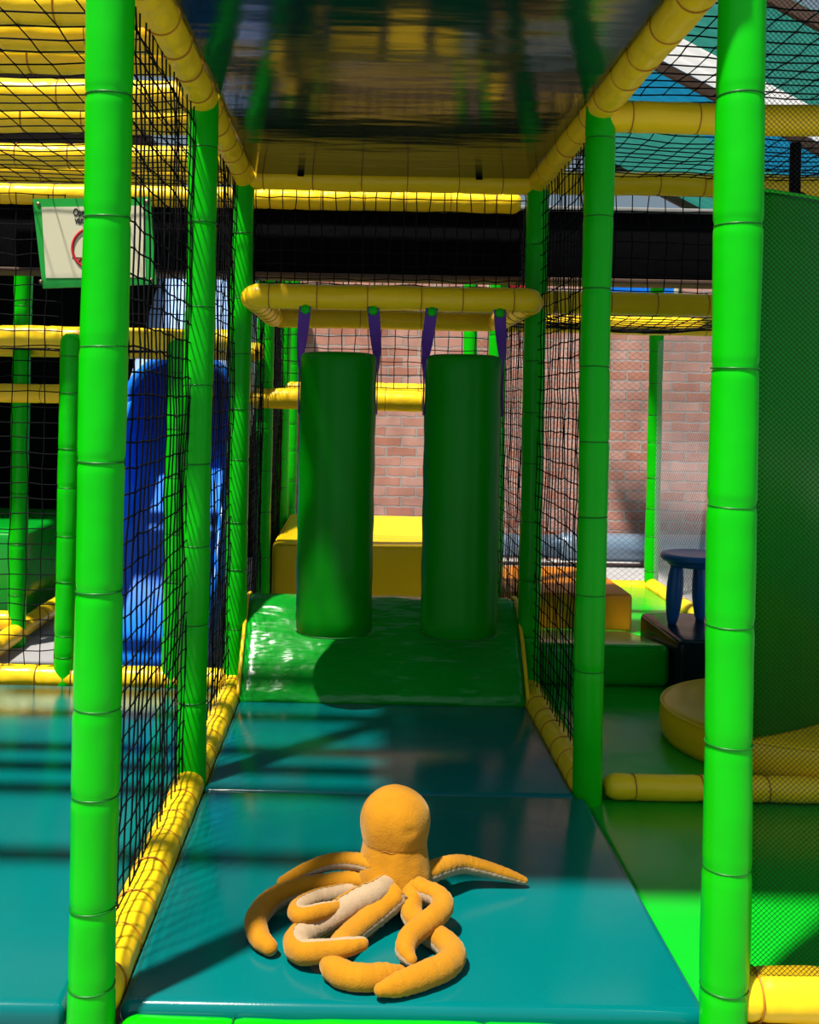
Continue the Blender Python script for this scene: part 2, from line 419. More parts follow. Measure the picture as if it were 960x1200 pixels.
# ------------------------------------------------------------------ ramp, blocks
def ramp():
    x0, x1 = -.567, .571; prof = [(4.175, -.02), (4.172, .012), (4.185, .035)]
    prof += [(4.20 + .26 * i / 6, .05 + .262 * i / 6 + .012 * math.sin(PI * i / 6)) for i in range(7)]
    prof += [(4.485, .335), (4.515, .346), (4.56, .349), (4.62, .34), (4.66, .31), (5.1, -.02)]
    o = empty('crawl_ramp', (0, 4.9, -.02)); tag(o, 'steep shiny green vinyl ramp below the hanging rollers', 'ramp')
    n = 40; mb = MB(); vs = []; m_ = len(prof)
    for i in range(n + 1):
        x = x0 + .006 + (x1 - x0 - .012) * i / n
        for y, z in prof:
            e = min(i, n - i) / n
            q = .006 * noise.noise((x * 9, y * 9, z * 5)) if z > .03 else 0
            vs.append((x, y + q * .7, z - q - (.012 if i in (0, n) and z > .03 else 0)))
    fs = [[i * m_ + k, i * m_ + (k + 1) % m_, (i + 1) * m_ + (k + 1) % m_, (i + 1) * m_ + k] for i in range(n) for k in range(m_)]
    fs += [list(range(m_))[::-1], [n * m_ + k for k in range(m_)]]
    mb.add(vs, fs).build('ramp_cover', M['green_ramp'], o)
    for x in (x0, x1):
        sweep(MB(), [(x, y, z) for y, z in prof[1:-2]], .008, 8).build('edge_piping', M['yellow'], o)
ramp()
def pad(name, b, mat, label, cat_):
    o = MB().bm(b).build(name, M[mat]); return tag(o, label, cat_)
def block(x0, x1, y0, y1, z0, z1, mat, label, r=.03, piping=True, name='foam_block', sl=0.0):
    b = rbox(x0, x1, y0, y1, z0, z1, r=r, seg=4)
    bmesh.ops.subdivide_edges(b, edges=list(b.edges), cuts=3, use_grid_fill=True)
    for v in b.verts:
        t = (v.co.y - y0) / (y1 - y0); h = (v.co.z - z0) / (z1 - z0)
        v.co.z -= sl * t * h
        q = noise.noise(v.co * 6) * .004; v.co.z += q * h
    o = MB().bm(b).build(name, M[mat]); tag(o, label, 'foam block')
    if piping:
        pr = MB(); s = r * .3
        sweep(pr, [(x0 + r, y0 + s, z1 - s), (x1 - r, y0 + s, z1 - s)], .0035, 6)
        sweep(pr, [(x0 + s, y0 + r, z1 - s), (x0 + s, y1 - r, z1 - s - sl)], .0035, 6)
        pr.build('seam', M[mat], o)
    return o
block(-.565, .565, 5.72, 7.2, 0, .405, 'yellow_block', 'long bright yellow block behind the green ramp, by the brick wall', r=.03)
block(.665, 1.325, 5.52, 6.42, 0, .205, 'orange', 'ochre yellow block behind the right side net', r=.025)
block(.665, 1.215, 4.47, 5.2, 0, .18, 'green_floor', 'low sloping green block left of the navy block', r=.035, sl=.09)
block(1.225, 1.8, 4.40, 5.02, 0, .215, 'navy', 'dark navy block carrying the blue stool', r=.03)

# round yellow step and the curved green wall standing on it
o = lathe(MB(), (1.42, 3.75, 0), [(.40, 0), (.425, .005), (.437, .03), (.44, .07), (.437, .11), (.428, .125), (.41, .133), (.3, .137), (.1, .138)], 64).build('round_step', M['yellow_block'])
tag(o, 'round yellow padded step peeping out behind the front right post', 'padded step')
torus(MB(), (1.42, 3.75, .122), (0, 0, 1), .434, .005, 64).build('seam', M['yellow'], o)
def curved_wall():
    n = 24; vs = []; z0, z1 = .14, 1.875; cx, cy, rr = .62, 4.62, 1.42
    path = cat([(1.02, 3.33), (1.2, 3.40), (1.42, 3.53), (1.62, 3.72), (1.76, 3.98)], n + 1)
    th = .05; prof = [(0, z0), (0, z1 - .02), (.012, z1), (th - .012, z1), (th, z1 - .02), (th, z0)]
    pts = [Vector((p[0], p[1], 0)) for p in path]; T = frames(pts); k = len(prof)
    for p, t in zip(pts, T):
        nrm = Vector((-t.y, t.x, 0))
        for d, z in prof: vs.append((p.x + nrm.x * d, p.y + nrm.y * d, z))
    fs = [[i * k + j, i * k + (j + 1) % k, (i + 1) * k + (j + 1) % k, (i + 1) * k + j] for i in range(n) for j in range(k)]
    fs += [list(range(k))[::-1], [n * k + j for j in range(k)]]
    o = MB().add(vs, fs).build('curved_panel', M['green_roller']); tag(o, 'tall curved dark green padded wall behind the fine mesh screen', 'padded wall')
    sweep(MB(), [(p.x, p.y, z1) for p in pts], .006, 6).build('edge_piping', M['green'], o)
curved_wall()
o = sweep(MB(), [(1.31, 3.52, 1.876), (1.31, 3.52, 2.06)], .018, 16).build('steel_pole', M['girder']); tag(o, 'short black pole above the curved green wall', 'pole')
torus(MB(), (1.31, 3.52, 1.885), (0, 0, 1), .026, .01).build('pole_collar', M['girder'], o)

# stool
def stool():
    x, y, z = 1.40, 4.74, .213; o = empty('stool', (x, y, z)); tag(o, 'small blue round childrens stool with fat tapered legs', 'stool')
    lathe(MB(), (x, y, z), [(.13, .283), (.147, .285), (.156, .295), (.157, .306), (.150, .316), (.138, .319), (.126, .316), (.05, .314), (.01, .314)], 48).build('seat', M['blue_dark'], o)
    lathe(MB(), (x, y, z), [(.01, .262), (.11, .262), (.125, .27), (.13, .284)], 48).build('seat_underside', M['blue_dark'], o)
    for a in (182, 302, 62):
        a = math.radians(a); d = Vector((math.cos(a), math.sin(a), 0)); c = Vector((x, y, z))
        pts, rad = [], []
        for i in range(15):
            t = i / 14; pts.append(c + d * (.088 + .018 * t) + Vector((0, 0, .268 * (1 - t) + .0)))
            rad.append(.02 + .016 * math.sin(PI * min(1, t * .95 + .08)) ** .8 if t < .93 else .024)
        rad[-1] = .016
        sweep(MB(), pts, rad, 18).build('leg', M['blue_dark'], o)
stool()

# ------------------------------------------------------------------ posts
lt = [1.765, 1.53, 1.28, 1.06, .81, .585, .415, .2, .05]
rt = [1.786, 1.537, 1.262, .997, .768, .539, .30, .07]
post(XL, Y1, GZ, ZT + .5, 'thick bright green padded post at the front left, nearest the camera', lt)
post(XR, Y1, GZ, 2.95, 'thick bright green padded post at the front right, beside the mesh screen', rt)
post(XL, Y2, GZ, ZT, 'second green padded post on the left, behind the big net', [1.95, 1.72, 1.46, 1.22, .98, .73, .49, .25])
post(XR, Y2, GZ, ZT, 'second green padded post on the right, at the corner of the teal mat', [2.0, 1.76, 1.54, 1.30, 1.07, .84, .60, .37])
post(XL, Y3, GZ, ZT, 'left green post rising beside the green ramp', tz(.1, 2.05, .23))
post(XR, Y3, GZ, ZT, 'right green post rising beside the green ramp', tz(.1, 2.05, .23))
post(XL, Y4, GZ, ZT, 'slim looking green post behind the left side of the roller frame', tz(0, 2.05, .23))
post(XR, Y4, GZ, ZT, 'slim looking green post half hidden behind the right roller', tz(0, 2.05, .23))
post(XL, Y5, GZ, ZT, 'sunlit green post at the left end of the yellow block', tz(0, 2.05, .22))
post(XR, Y5, GZ, ZT, 'far green post between brick wall and right roller', tz(0, 2.05, .22))
post(-.62, 8.1, GZ, ZT, 'farthest dark green post close to the dark back wall', tz(0, 2.05, .22))
post(XRR, Y5, GZ, ZT, 'lone bright green post in front of the brick wall and duct', tz(0, 2.05, .2))
post(XLL, 5.42, GZ, ZT, 'green post below the prohibition sign at the far left', tz(0, 2.05, .25))
post(-1.31, Y3, -.02, 1.435, 'short round topped green gate post left of the slide exit', [.10, .19, .41, .60, .80, .96, 1.19, 1.34], rounded=True)
post(-.865, Y3, -.02, 1.42, 'short green gate post right of the slide exit, behind net', [.2, .42, .62, .85, 1.05, 1.28], rounded=True)

# ------------------------------------------------------------------ upper rails and deck
rail((XL, Y1, ZT), (XL, Y2, ZT), 'yellow overhead rail running back above the front left net')
rail((XL, Y2, ZT), (XL, Y3, ZT), 'yellow overhead rail on the left between second and third posts')
rail((XR, Y1, ZT), (XR, Y2, ZT), 'yellow overhead rail running back from the front right post')
rail((XR, Y2, ZT), (XR, Y3, ZT), 'yellow overhead rail on the right between second and third posts')
rail((XL, Y3, ZT - .005), (XR, Y3, ZT - .005), 'yellow cross rail at the back edge of the dark overhead deck')
rail((XL - 1.2, 4.9, 2.10), (XR, 4.9, 2.10), 'long yellow cross rail lying just above the black beam')
rail((XR, Y2, ZT - .03), (XRR, Y2, ZT - .03), 'yellow overhead cross rail right of the second right post')
rail((XR, Y3, ZT), (XRR + .1, Y3, ZT), 'yellow overhead cross rail in front of the teal roof, above black beam')
lefts = [(2.06, 'yellow overhead cross rail on the left, nearest the camera'),
         (2.52, 'yellow overhead cross rail cut by the top left photo edge'),
         (2.72, 'yellow overhead cross rail on the left, upper one of a touching pair'),
         (2.90, 'yellow overhead cross rail on the left, lower one of a touching pair'),
         (3.28, 'yellow overhead cross rail on the left, meeting the second left post'),
         (3.56, 'yellow overhead cross rail on the left, just behind the second post'),
         (4.13, 'yellow overhead cross rail on the left, last but one before the sign'),
         (4.40, 'yellow overhead cross rail on the left, directly above the sign')]
for y, lb in lefts:
    rail((XLL - .3, y, ZT + .005), (XL, y, ZT + .005), lb, 'overhead cross rails on the left')

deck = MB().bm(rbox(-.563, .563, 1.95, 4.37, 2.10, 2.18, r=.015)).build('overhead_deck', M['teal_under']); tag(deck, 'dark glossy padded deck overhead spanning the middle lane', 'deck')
for x, y in ((-.37, 4.375), (.36, 4.375)):
    MB().bm(rbox(x - .014, x + .014, y - .02, y - .008, 2.094, 2.101, r=.003)).build('deck_bracket', M['girder'], deck)
up2 = MB().bm(rbox(-.1, 2.6, 1.72, 4.15, 2.95, 3.03, r=.015)).build('shade_deck', M['teal_under']); tag(up2, 'added unseen deck high above, shading the right lane', 'deck')  # added out of view to keep the sun off the right lane

# ------------------------------------------------------------------ floor rails
rail((XL, Y1 + .02, .0), (XL, Y2, .0), 'yellow floor rail under the front left net', step=.16)
rail((XL, Y2, .0), (XL, Y3, .0), 'yellow floor rail left of the darker teal mat', step=.16)
rail((XR, Y2, .0), (XR, Y3, .0), 'yellow floor rail right of the darker teal mat', step=.16)
rail((XLL - .3, Y3, .015), (XL, Y3, .015), 'yellow floor rail at the back edge of the left teal mat', step=.13)
rail((XLL, Y3, -.03), (XLL, 6.9, -.03), 'pale yellow floor rail running back beside the grey concrete, left', step=.4)
rail((XLL - 1.2, 5.42, .03), (XLL, 5.42, .03), 'yellow floor rail ending at the green post under the sign', step=.3)
rail((XR + .06, Y2 + .02, .006), (XRR, Y2 + .02, .006), 'yellow floor rail crossing the green mats on the right', r=.04)
rail((XR + .02, Y1 + .02, .045), (XRR, Y1 + .02, .045), 'fat yellow floor rail at the bottom right below the mesh screen', r=.05, step=.115)
rail((XRR, Y4, .0), (XRR, Y5, .0), 'yellow floor rail leading to the lone far right post')
rail((XR, Y5 + .02, -.02), (XRR, Y5 + .02, -.02), 'yellow floor rail at the far edge of the green mats')
rail((XL + .05, Y1, -.065), (XR - .04, Y1, -.065), 'green padded rail under the front edge of the teal mat', mat='green', tie='tie_green', step=.5)
# step board under the right front rail
o = BX(.67, 1.9, 2.05, 2.12, GZ, -.012, r=.008).build('kick_board', M['orange']); tag(o, 'brown board below the fat yellow rail at bottom right', 'board')

# ------------------------------------------------------------------ middle-height rails
rail((XLL - .5, 4.55, 1.425), (XL, 4.55, 1.425), 'yellow waist rail above the slide exit, in front of a slack net')
rail((XLL - .5, 5.5, 1.42), (XL, 5.5, 1.42), 'yellow waist rail above the slide exit, the one behind')
rail((-2.6, 5.36, 1.185), (-1.42, 5.36, 1.185), 'lower yellow rail beside the green post under the sign')
rail((XL - .07, Y4 - .03, 1.18), (XR, Y4 - .03, 1.18), 'low yellow cross rail seen between the hanging rollers', r=.054)
rail((XL, Y5, 1.245), (XR, Y5, 1.245), 'thin looking far yellow cross rail just above another between the rollers')
rail((XR, Y3, 1.605), (XRR, Y3, 1.605), 'yellow rail right of the second right post, holding a slack net')
rail((XR, Y4, 1.60), (XRR, Y4, 1.60), 'yellow rail behind the slack net on the right')

# roller frame
YB, ZB = 4.10, 1.577
fr = empty('roller_frame', (0, 4.65, 1.53)); tag(fr, 'yellow padded rectangular frame from which the green rollers hang', 'frame')
rail((-.555, YB, ZB), (.572, YB, ZB), None, parent=fr, name='front_beam', point=.05, step=.19)
rail((-.54, 5.2, ZB), (.55, 5.2, ZB), None, parent=fr, name='rear_beam', step=.3)
rail((-.535, YB + .04, ZB), (-.535, 5.2, ZB), None, parent=fr, name='side_beam', step=.16)
rail((.55, YB + .04, ZB), (.55, 5.2, ZB), None, parent=fr, name='side_beam', step=.16)

# rollers
def roller(cx, label):
    cy, r, z0, z1 = YB + .03, .1475, .285, 1.365
    o = empty('hanging_roller', (cx, cy, z0)); tag(o, label, 'padded roller', 'hanging green rollers')
    prof = [(.02, 0), (r - .03, 0), (r - .006, .003), (r, .012)] + [(r + .0015 * math.sin(i * 1.7), .012 + (z1 - z0 - .03) * i / 20) for i in range(1, 20)] + [(r, z1 - z0 - .02), (r - .006, z1 - z0 - .006), (r - .03, z1 - z0), (.02, z1 - z0 + .004)]
    lathe(MB(), (cx, cy, z0), prof, 64).build('roller_body', M['green_roller'], o)
    torus(MB(), (cx, cy, z0 + .006), (0, 0, 1), r - .002, .003, 64).build('seam', M['tie_green'], o)
    for s in (-1, 1):
        mb = MB(); vs = []; n = 20
        for i in range(n + 1):
            t = i / n; z = ZB - .035 - (ZB - .035 - 1.13) * t
            x = cx + s * (r - .018 + .022 * min(1, t * 1.8)); tw = PI / 2 * min(1, t * 1.6) ** 1.4
            wx, wy = .023 * math.cos(tw), .023 * math.sin(tw) * s
            y = cy - .055 * (1 - min(1, t * 1.6)); nx, ny = -math.sin(tw) * .002 * s, math.cos(tw) * .002
            for (a, b) in ((-1, -1), (1, -1), (1, 1), (-1, 1)): vs.append((x + wx * a + nx * b, y + wy * a + ny * b, z))
        fs = [[i * 4 + k, i * 4 + (k + 1) % 4, i * 4 + 4 + (k + 1) % 4, i * 4 + 4 + k] for i in range(n) for k in range(4)] + [[3, 2, 1, 0], [n * 4, n * 4 + 1, n * 4 + 2, n * 4 + 3]]
        st = mb.add(vs, fs, False).build('strap', M['purple'], o)
        bx = cx + s * (r - .018); bz = ZB - .05
        vs = []; m = 18
        prof2 = [(.019, 0), (.017, -.006), (.009, -.009)]
        for rr, d in prof2:
            for k in range(m): vs.append((bx + rr * math.cos(2 * PI * k / m), cy - .058 + d, bz + rr * math.sin(2 * PI * k / m)))
        fs = [[i * m + k, i * m + (k + 1) % m, (i + 1) * m + (k + 1) % m, (i + 1) * m + k] for i in range(2) for k in range(m)] + [[2 * m + k for k in range(m)], list(range(m))[::-1]]
        MB().add(vs, fs).build('bolt_cap', M['green'], st)
roller(-.196, 'left hanging green roller pad with a sunlit patch, on purple straps')
roller(.287, 'right hanging green roller pad, fully shaded, on purple straps')

# ------------------------------------------------------------------ nets
e = .05
net((XL - .02, Y1 + e, .04), (0, Y2 - Y1 - .09, 0), (0, 0, 2.02), 'large black net on the left between first and second posts')
net((XL - .02, Y2 + e, .04), (0, Y3 - Y2 - .09, 0), (0, 0, 2.02), 'black side net on the left between second and third posts')
net((XL, Y3 + e, .04), (0, Y4 - Y3 - .09, 0), (0, 0, 2.02), 'black side net on the left beside the roller frame')
net((XL, Y4 + e, .04), (0, Y5 - Y4 - .09, 0), (0, 0, 2.02), 'black side net on the left beside the yellow block')
net((XR + .01, Y2 + e, .04), (0, Y3 - Y2 - .09, 0), (0, 0, 2.02), 'black side net on the right between second and third posts')
net((XR + .01, Y3 + e, .04), (0, Y4 - Y3 - .09, 0), (0, 0, 2.02), 'black side net on the right beside the rollers')
net((XLL - .3, Y3 - .01, .06), (-1.35 - XLL + .3, 0, 0), (0, 0, 1.95), 'square black net hanging left of the slide gate', pitch=.063)
net((-1.27, Y3 + .12, 1.47), (.63, 0, 0), (0, 0, .55), 'black net between waist rail and overhead rail beside the sign', pitch=.06)
net((-.56, Y3 + .02, 1.63), (1.12, 0, 0), (0, 0, .45), 'black net in front of the massive black beam', pitch=.056)
net((-.56, Y4, 1.25), (1.12, 0, 0), (0, 0, .8), 'black net hanging in front of the brick wall above rollers', pitch=.068)
net((XR + .05, Y3 + .03, 1.66), (1.12, 0, 0), (0, 0, .4), 'black net over the black beam on the right', pitch=.07)
net((-.50, YB + .05, ZB + .056), (1.02, 0, 0), (0, 1.05, 0), 'black net laid flat over the yellow roller frame', sag=-.04)
net((XR + .05, Y3 + .05, 1.58), (1.14, 0, 0), (0, 1.1, 0), 'slack black net laid between two yellow rails on the right', sag=-.05)
net((XLL - .4, 4.6, 1.42), (1.55, 0, 0), (0, .88, 0), 'slack black net laid between the yellow waist rails', sag=-.03)
net((XLL - .3, Y1, 2.055), (1.47, 0, 0), (0, 2.32, 0), 'black overhead net below the yellow cross rails on the left', pitch=.09, sag=-.02)
net((XR + .05, Y1, 2.14), (1.7, 0, 0), (0, Y2 - Y1, 0), 'black overhead net at the top right, before the overhead cross rail', pitch=.075, sag=-.03)
net((XR + .05, Y2, 2.12), (1.7, 0, 0), (0, Y3 - Y2, 0), 'black overhead net below the teal roof on the right', pitch=.07, sag=-.03)
diamond((XR + .045, Y1, .09), (.62, 0, 0), (0, 0, 2.0), 'fine dark mesh screen filling the right edge, beside the front right post', pitch=.0052, step=.005, cr=.00075)
diamond((XR + .05, Y5, .02), (1.12, 0, 0), (0, 0, 1.58), 'fine dark mesh screen in front of the duct and brick wall', pitch=.024, step=.018, cr=.0012)
diamond((XRR, Y4, .02), (0, 1.36, 0), (0, 0, 1.58), 'pale fine mesh screen right of the lone far post', pitch=.02, step=.016, cr=.0012, mat='net_white')

# ------------------------------------------------------------------ prohibition sign
def sign():
    Y = 4.34
    a, b, c, d = at(38, 233, Y), at(176, 231, Y), at(183, 333, Y), at(50, 338, Y)
    o = empty('warning_sign', (a + c) / 2 + Vector((0, 0, -.2))); tag(o, 'green framed cream warning sign with red prohibition circle, on black beam', 'sign')
    def quad(p, y0, y1):
        vs = [(q.x, y0, q.z) for q in p] + [(q.x, y1, q.z) for q in p]
        return MB().add(vs, [[0, 1, 2, 3], [7, 6, 5, 4], [0, 4, 5, 1], [1, 5, 6, 2], [2, 6, 7, 3], [3, 7, 4, 0]], False)
    quad((a, b, c, d), Y, Y + .012).build('board', M['board'], o)
    q = [at(49, 243, Y), at(169, 241, Y), at(171, 325, Y), at(54, 326, Y)]
    quad(q, Y - .003, Y).build('paper', M['white'], o)
    cc = at(109, 291, Y); r = .083
    mb = torus(MB(), (cc.x, Y - .004, cc.z), (0, 1, 0), r, .006, 48, 6)
    dx = r * math.cos(PI / 4); sweep(mb, [(cc.x - dx, Y - .004, cc.z - dx), (cc.x + dx, Y - .004, cc.z + dx)], .005, 6)
    mb.build('prohibition_circle', M['red'], o)
    sweep(MB(), [(cc.x - r, Y - .004, cc.z - .04), (cc.x + .02, Y - .004, cc.z - .04)], .002, 6).build('pictogram_line', M['ink'], o)
    for txt, px, py in (('Opge', 86, 253), ('van', 88, 262)):
        cu = bpy.data.curves.new('lettering', 'FONT'); cu.body = txt; cu.size = .042; cu.extrude = .0008; cu.offset = .0012
        t = bpy.data.objects.new('lettering', cu); C.objects.link(t)
        bpy.context.view_layer.update()
        me = bpy.data.meshes.new_from_object(t.evaluated_get(bpy.context.evaluated_depsgraph_get()))
        bpy.data.objects.remove(t)
        p = at(px, py, Y)
        for v in me.vertices: v.co = Vector((p.x + v.co.x * .62, Y - .0045 - v.co.z, p.z + v.co.y)) - o.location
        me.materials.clear(); me.materials.append(M['ink'])
        tx = bpy.data.objects.new('lettering', me); C.objects.link(tx); tx.parent = o
    for px, py in ((45, 239), (48, 330), (172, 236), (177, 328)):
        p = at(px, py, Y)
        vs = [(p.x + .008 * math.cos(k * PI / 6), Y - .002 - d, p.z + .008 * math.sin(k * PI / 6)) for d in (-.002, .003) for k in range(12)]
        MB().add(vs, [[k, (k + 1) % 12, 12 + (k + 1) % 12, 12 + k] for k in range(12)] + [[12 + k for k in range(12)]]).build('screw', M['screw'], o)
sign()

# ------------------------------------------------------------------ blue slide
def slide():
    X = -1.085; o = empty('tube_slide', (X, 5.6, GZ)); tag(o, 'blue plastic tube slide coming down behind the left net', 'slide')
    path = cat([(4.80, -.03), (5.0, -.01), (5.25, .08), (5.6, .36), (6.2, .86), (6.8, 1.32), (7.4, 1.75)], 60)
    w = .285
    # chute: deep U section
    def section(y, z, hgt, th, inner, full):
        out = []
        n = 28
        for k in range(n + 1):
            a = PI + PI * k / n if not full else 2 * PI * k / n
            out.append(a)
        return out
    mb = MB(); vs = []; n = 24
    k0 = 36
    P2 = [Vector((0, p[0], p[1])) for p in path]; T = frames(P2)
    for i in range(len(P2)):
        p, t = P2[i], T[i]; nrm = Vector((0, -t.z, t.y)); wall = .16 + .26 * min(1, max(0, (p.y - 4.8) / .9))
        for side in (0, 1):
            off = 0 if side == 0 else .025
            ring = []
            for k in range(n + 1):
                u = -1 + 2 * k / n
                x = (w + off) * math.copysign(min(1, abs(u) * 1.55), u) if abs(u) < .645 else (w + off) * math.copysign(1, u)
                h = -off if abs(u) < .5 else -off + (wall + off) * ((abs(u) - .5) / .5) ** 1.3
                ring.append(Vector((X + x, p.y, p.z)) + nrm * h)
            vs += ring if side == 0 else ring[::-1]
    m_ = 2 * (n + 1)
    fs = [[i * m_ + k, (i + 1) * m_ + k, (i + 1) * m_ + (k + 1) % m_, i * m_ + (k + 1) % m_] for i in range(len(P2) - 1) for k in range(m_)]
    fs += [list(range(m_)), [(len(P2) - 1) * m_ + k for k in range(m_)][::-1]]
    mb.add(vs, fs).build('chute', M['blue'], o)
    # hood: arched shell over the upper part of the chute, open at the front
    st = [i for i in range(len(P2)) if P2[i].y > 5.86]; n = 30; L = len(st)
    def shell(rr, hh, name, mt, par, flip):
        hv = []
        for i in st:
            p = P2[i]
            for k in range(n + 1):
                a = PI * k / n
                hv.append(Vector((X + rr * math.cos(a), p.y, p.z + .10 + (hh - .10 - rr) * min(1, math.sin(a) * 2.5) + rr * math.sin(a))))
        fs = [[i * (n + 1) + k, i * (n + 1) + k + 1, (i + 1) * (n + 1) + k + 1, (i + 1) * (n + 1) + k] for i in range(L - 1) for k in range(n)]
        return MB().add(hv, [f[::-1] for f in fs] if flip else fs).build(name, M[mt], par)
    hd = shell(w + .06, .80, 'hood', 'blue_pale', o, False)
    shell(w + .035, .765, 'hood_lining', 'blue', hd, True)
    p = P2[st[0]]
    sweep(MB(), [Vector((X + (w + .045) * math.cos(PI * k / n), p.y - .01, p.z + .10 + (.68 - w - .045) * min(1, math.sin(PI * k / n) * 2.5) + (w + .045) * math.sin(PI * k / n))) for k in range(n + 1)], .028, 10).build('hood_rim', M['blue'], o)
    for y in (4.9, 5.5):
        BX(X - .2, X + .2, y - .02, y + .02, GZ, -.045 if y < 5 else .2, r=.008).build('support_foot', M['blue_dark'], o)
slide()
block(-3.2, -1.95, 5.9, 7.1, GZ, .42, 'green_mat', 'dark green padded block in the far left corner', r=.04)
block(-2.6, -1.95, 7.25, 8.0, GZ, .16, 'yellow_block', 'low yellow block far left beside the dark wall', r=.04)

# ------------------------------------------------------------------ plush octopus
def octopus():
    base = onz(464, 1062, 0); o = empty('plush_octopus', (base.x, base.y, 0)); tag(o, 'mustard plush octopus with cream undersides sprawled on the teal mat', 'soft toy')
    prof = [(.0, .05), (.012, .074), (.03, .083), (.055, .088), (.08, .0875), (.11, .082), (.134, .0775), (.143, .0765), (.15, .078), (.17, .081), (.19, .082), (.21, .0805), (.228, .074), (.245, .060), (.257, .043), (.265, .024), (.268, .004)]
    pr = cat(prof, 70); n = 48; vs = []
    for z, r in pr:
        cx, cy = base.x - .004 + .0 * z, base.y + .01 + .10 * z
        for k in range(n):
            a = 2 * PI * k / n; d = Vector((math.cos(a), math.sin(a), 0))
            q = noise.noise(Vector((d.x * 2.2, d.y * 2.2, z * 13))) * .0035
            if z < .12: q += .0065 * math.sin(a * 9 + .6) * max(0, 1 - z / .1) + .004 * noise.noise(Vector((d.x * 7, d.y * 7, z * 8)))
            # collar crease at the front where the head is sewn on
            fr_ = max(0, -math.sin(a))
            q -= .0007 * math.exp(-((z - .144) / .0035) ** 2) * fr_
            # dimple of the face on the right of the head
            dd = ((a - math.radians(292)) ** 2 * .0064 + (z - .192) ** 2)
            q += -.006 * math.exp(-dd / .00012) + .004 * math.exp(-dd / .0009)
            vs.append((cx + (r + q) * d.x, cy + (r + q) * d.y * .95, z))
    m_ = len(pr)
    fs = [[i * n + k, i * n + (k + 1) % n, (i + 1) * n + (k + 1) % n, (i + 1) * n + k] for i in range(m_ - 1) for k in range(n)]
    fs += [list(range(n))[::-1], [(m_ - 1) * n + k for k in range(n)]]
    MB().add(vs, fs).build('body', M['plush'], o)
    def surf(a, z, out=.0005):
        a = math.radians(a); r = min(pr, key=lambda t: abs(t[0] - z))[1] + out
        return Vector((base.x - .004 + r * math.cos(a), base.y + .01 + .1 * z + r * math.sin(a) * .95, z))
    sweep(MB(), [surf(225 + 100 * i / 30, .144 + .002 * math.sin(i), -.0012) for i in range(31)], .0012, 5).build('collar_seam', M['stitch'], o)
    mm = MB()
    for q_, w_ in ((0, 16), (.008, 12), (.015, 8)):
        sweep(mm, [surf(292 + w_ * (i / 12 - .5), .186 + q_ - .004 * math.sin(PI * i / 12), -.0012) for i in range(13)], .0013, 5)
    mm.build('stitched_mouth', M['stitch'], o)
    arms = [
        # (px, py, z, radius) along the arm; twist = how far the cream side rolls up
        ([(455, 1038, .06, .024), (440, 1035, .06, .024), (421, 1033, .056, .022), (389, 1035, .05, .021), (348, 1043, .042, .023), (318, 1056, .034, .024), (301, 1077, .028, .0235), (304, 1098, .024, .021), (316, 1110, .02, .016)], 28),
        ([(440, 1016, .10, .019), (424, 1011, .098, .019), (402, 1009, .09, .018), (381, 1012, .08, .018), (355, 1022, .062, .016), (331, 1034, .05, .012)], 28),
        ([(474, 1024, .05, .022), (456, 1036, .066, .024), (441, 1046, .075, .025), (419, 1056, .064, .026), (392, 1073, .046, .026), (362, 1090, .03, .027), (348, 1104, .028, .0265), (354, 1115, .032, .024), (378, 1114, .045, .021), (404, 1110, .062, .018), (424, 1106, .066, .013)], 128),
        ([(452, 1036, .04, .02), (437, 1040, .035, .02), (404, 1046, .04, .019), (370, 1053, .048, .018), (349, 1065, .058, .0185), (353, 1073, .064, .018), (378, 1068, .066, .017), (402, 1061, .063, .011)], 118),
        ([(472, 1044, .075, .022), (464, 1052, .062, .025), (441, 1071, .042, .025), (411, 1096, .03, .024), (393, 1117, .026, .024), (390, 1132, .025, .0245), (404, 1143, .025, .0245), (430, 1146, .025, .024), (454, 1143, .024, .021), (468, 1140, .023, .014)], 35),
        ([(488, 1040, .07, .023), (498, 1045, .068, .023), (513, 1051, .068, .0225), (519, 1061, .066, .0225), (511, 1073, .06, .0225), (494, 1086, .054, .022), (479, 1100, .046, .021), (475, 1115, .038, .019), (481, 1125, .034, .013)], -42),
        ([(484, 1040, .065, .021), (483, 1052, .055, .023), (483, 1072, .036, .023), (498, 1090, .027, .024), (518, 1103, .026, .025), (531, 1118, .026, .025), (522, 1132, .026, .0245), (498, 1143, .026, .024), (467, 1154, .024, .021), (446, 1160, .022, .012)], -30),
        ([(476, 1028, .05, .022), (497, 1025, .066, .0225), (522, 1016, .068, .022), (543, 1013, .06, .02), (572, 1019, .044, .017), (599, 1027, .028, .013), (614, 1032, .018, .009)], -30),
    ]
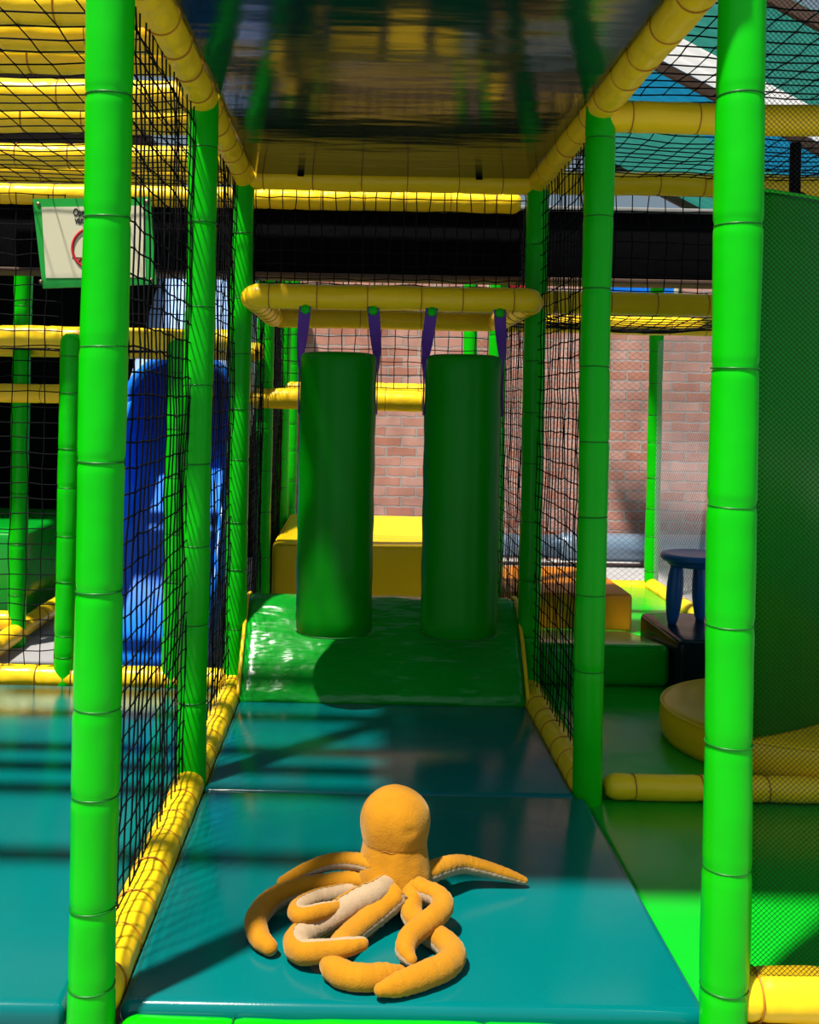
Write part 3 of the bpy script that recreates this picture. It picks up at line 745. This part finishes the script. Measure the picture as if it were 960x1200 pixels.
    for ai, (ctrl, tw) in enumerate(arms):
        c3 = []
        for px, py, z, r in ctrl:
            r *= 1.12; p = onz(px, py, z); c3.append((p.x, p.y, max(z, r * .93), r))
        S = cat(c3, 120)
        # rounded tip
        end = Vector(S[-1][:3]); dirn = (end - Vector(S[-3][:3])).normalized(); rt_ = S[-1][3]
        for f in (.3, .6, .85, .97, .999): S.append((*(end + dirn * rt_ * f), rt_ * math.sqrt(1 - f * f)))
        pts = [Vector(s[:3]) for s in S]; T = frames(pts); n = 24; top, und = [], []; s_len = 0
        for i, p in enumerate(pts):
            if i: s_len += (p - pts[i - 1]).length
            up = Vector((0, 0, 1)); u = (up - T[i] * up.dot(T[i])).normalized(); w = T[i].cross(u)
            ang = math.radians(tw); u2 = u * math.cos(ang) + w * math.sin(ang); w2 = T[i].cross(u2)
            r = S[i][3]
            for lst, a0, a1, m2 in ((top, -112, 112, 18), (und, 112, 248, 12)):
                for k in range(m2 + 1):
                    a = math.radians(a0 + (a1 - a0) * k / m2)
                    wr = 1 + .06 * noise.noise(Vector((s_len * 120, ai * 9, math.cos(a) * .8))) + .022 * math.sin(s_len * 330 + ai + 1.2 * math.sin(a)) * (.4 + noise.noise(Vector((s_len * 30, ai * 5, 1))))
                    if lst is und: wr *= .965 + .02 * math.sin(s_len * 420) * math.cos(a * 3)
                    ed = min(abs(math.degrees(a) - 112), abs(math.degrees(a) + 112), abs(math.degrees(a) - 248))
                    wr -= .05 * math.exp(-(ed / 7) ** 2)
                    q = p + (u2 * math.cos(a) + w2 * math.sin(a)) * r * wr
                    q.z = max(q.z, .0015); lst.append(q)
        L = len(pts)
        def grid(vs, m2): return [[i * (m2 + 1) + k, i * (m2 + 1) + k + 1, (i + 1) * (m2 + 1) + k + 1, (i + 1) * (m2 + 1) + k] for i in range(L - 1) for k in range(m2)]
        ar = MB().add(top, grid(top, 18)).build('arm', M['plush'], o)
        MB().add(und, grid(und, 12)).build('arm_underside', M['cream'], ar)
octopus()

# ------------------------------------------------------------------ light
sun = bpy.data.lights.new('sun', 'SUN'); sun.energy = 9.0; sun.angle = math.radians(2.5); sun.color = (1, .95, .86)
so = bpy.data.objects.new('sun', sun); C.objects.link(so)
AZ, EL = math.radians(43), math.radians(66)
dv = Vector((math.sin(AZ) * math.cos(EL), math.cos(AZ) * math.cos(EL), -math.sin(EL)))
so.rotation_euler = dv.to_track_quat('-Z', 'Y').to_euler()
w = bpy.data.worlds.new('world'); bpy.context.scene.world = w; w.use_nodes = True
nt = w.node_tree; bg = nt.nodes['Background']
tc = N(nt, 'ShaderNodeTexCoord'); sp = N(nt, 'ShaderNodeSeparateXYZ'); nt.links.new(tc.outputs['Generated'], sp.inputs[0])
mr = N(nt, 'ShaderNodeMapRange'); mr.inputs[1].default_value = -1; mr.inputs[2].default_value = .6; mr.inputs[3].default_value = .74; mr.inputs[4].default_value = .32
nt.links.new(sp.outputs['Y'], mr.inputs[0])
bg.inputs['Color'].default_value = (.62, .82, 1, 1); nt.links.new(mr.outputs[0], bg.inputs['Strength'])

vs_ = bpy.context.scene.view_settings
bpy.context.scene.display_settings.display_device = 'sRGB'
vs_.view_transform = 'Standard'; vs_.look = 'None'; vs_.gamma = 1; vs_.exposure = 0.0; vs_.use_curve_mapping = False
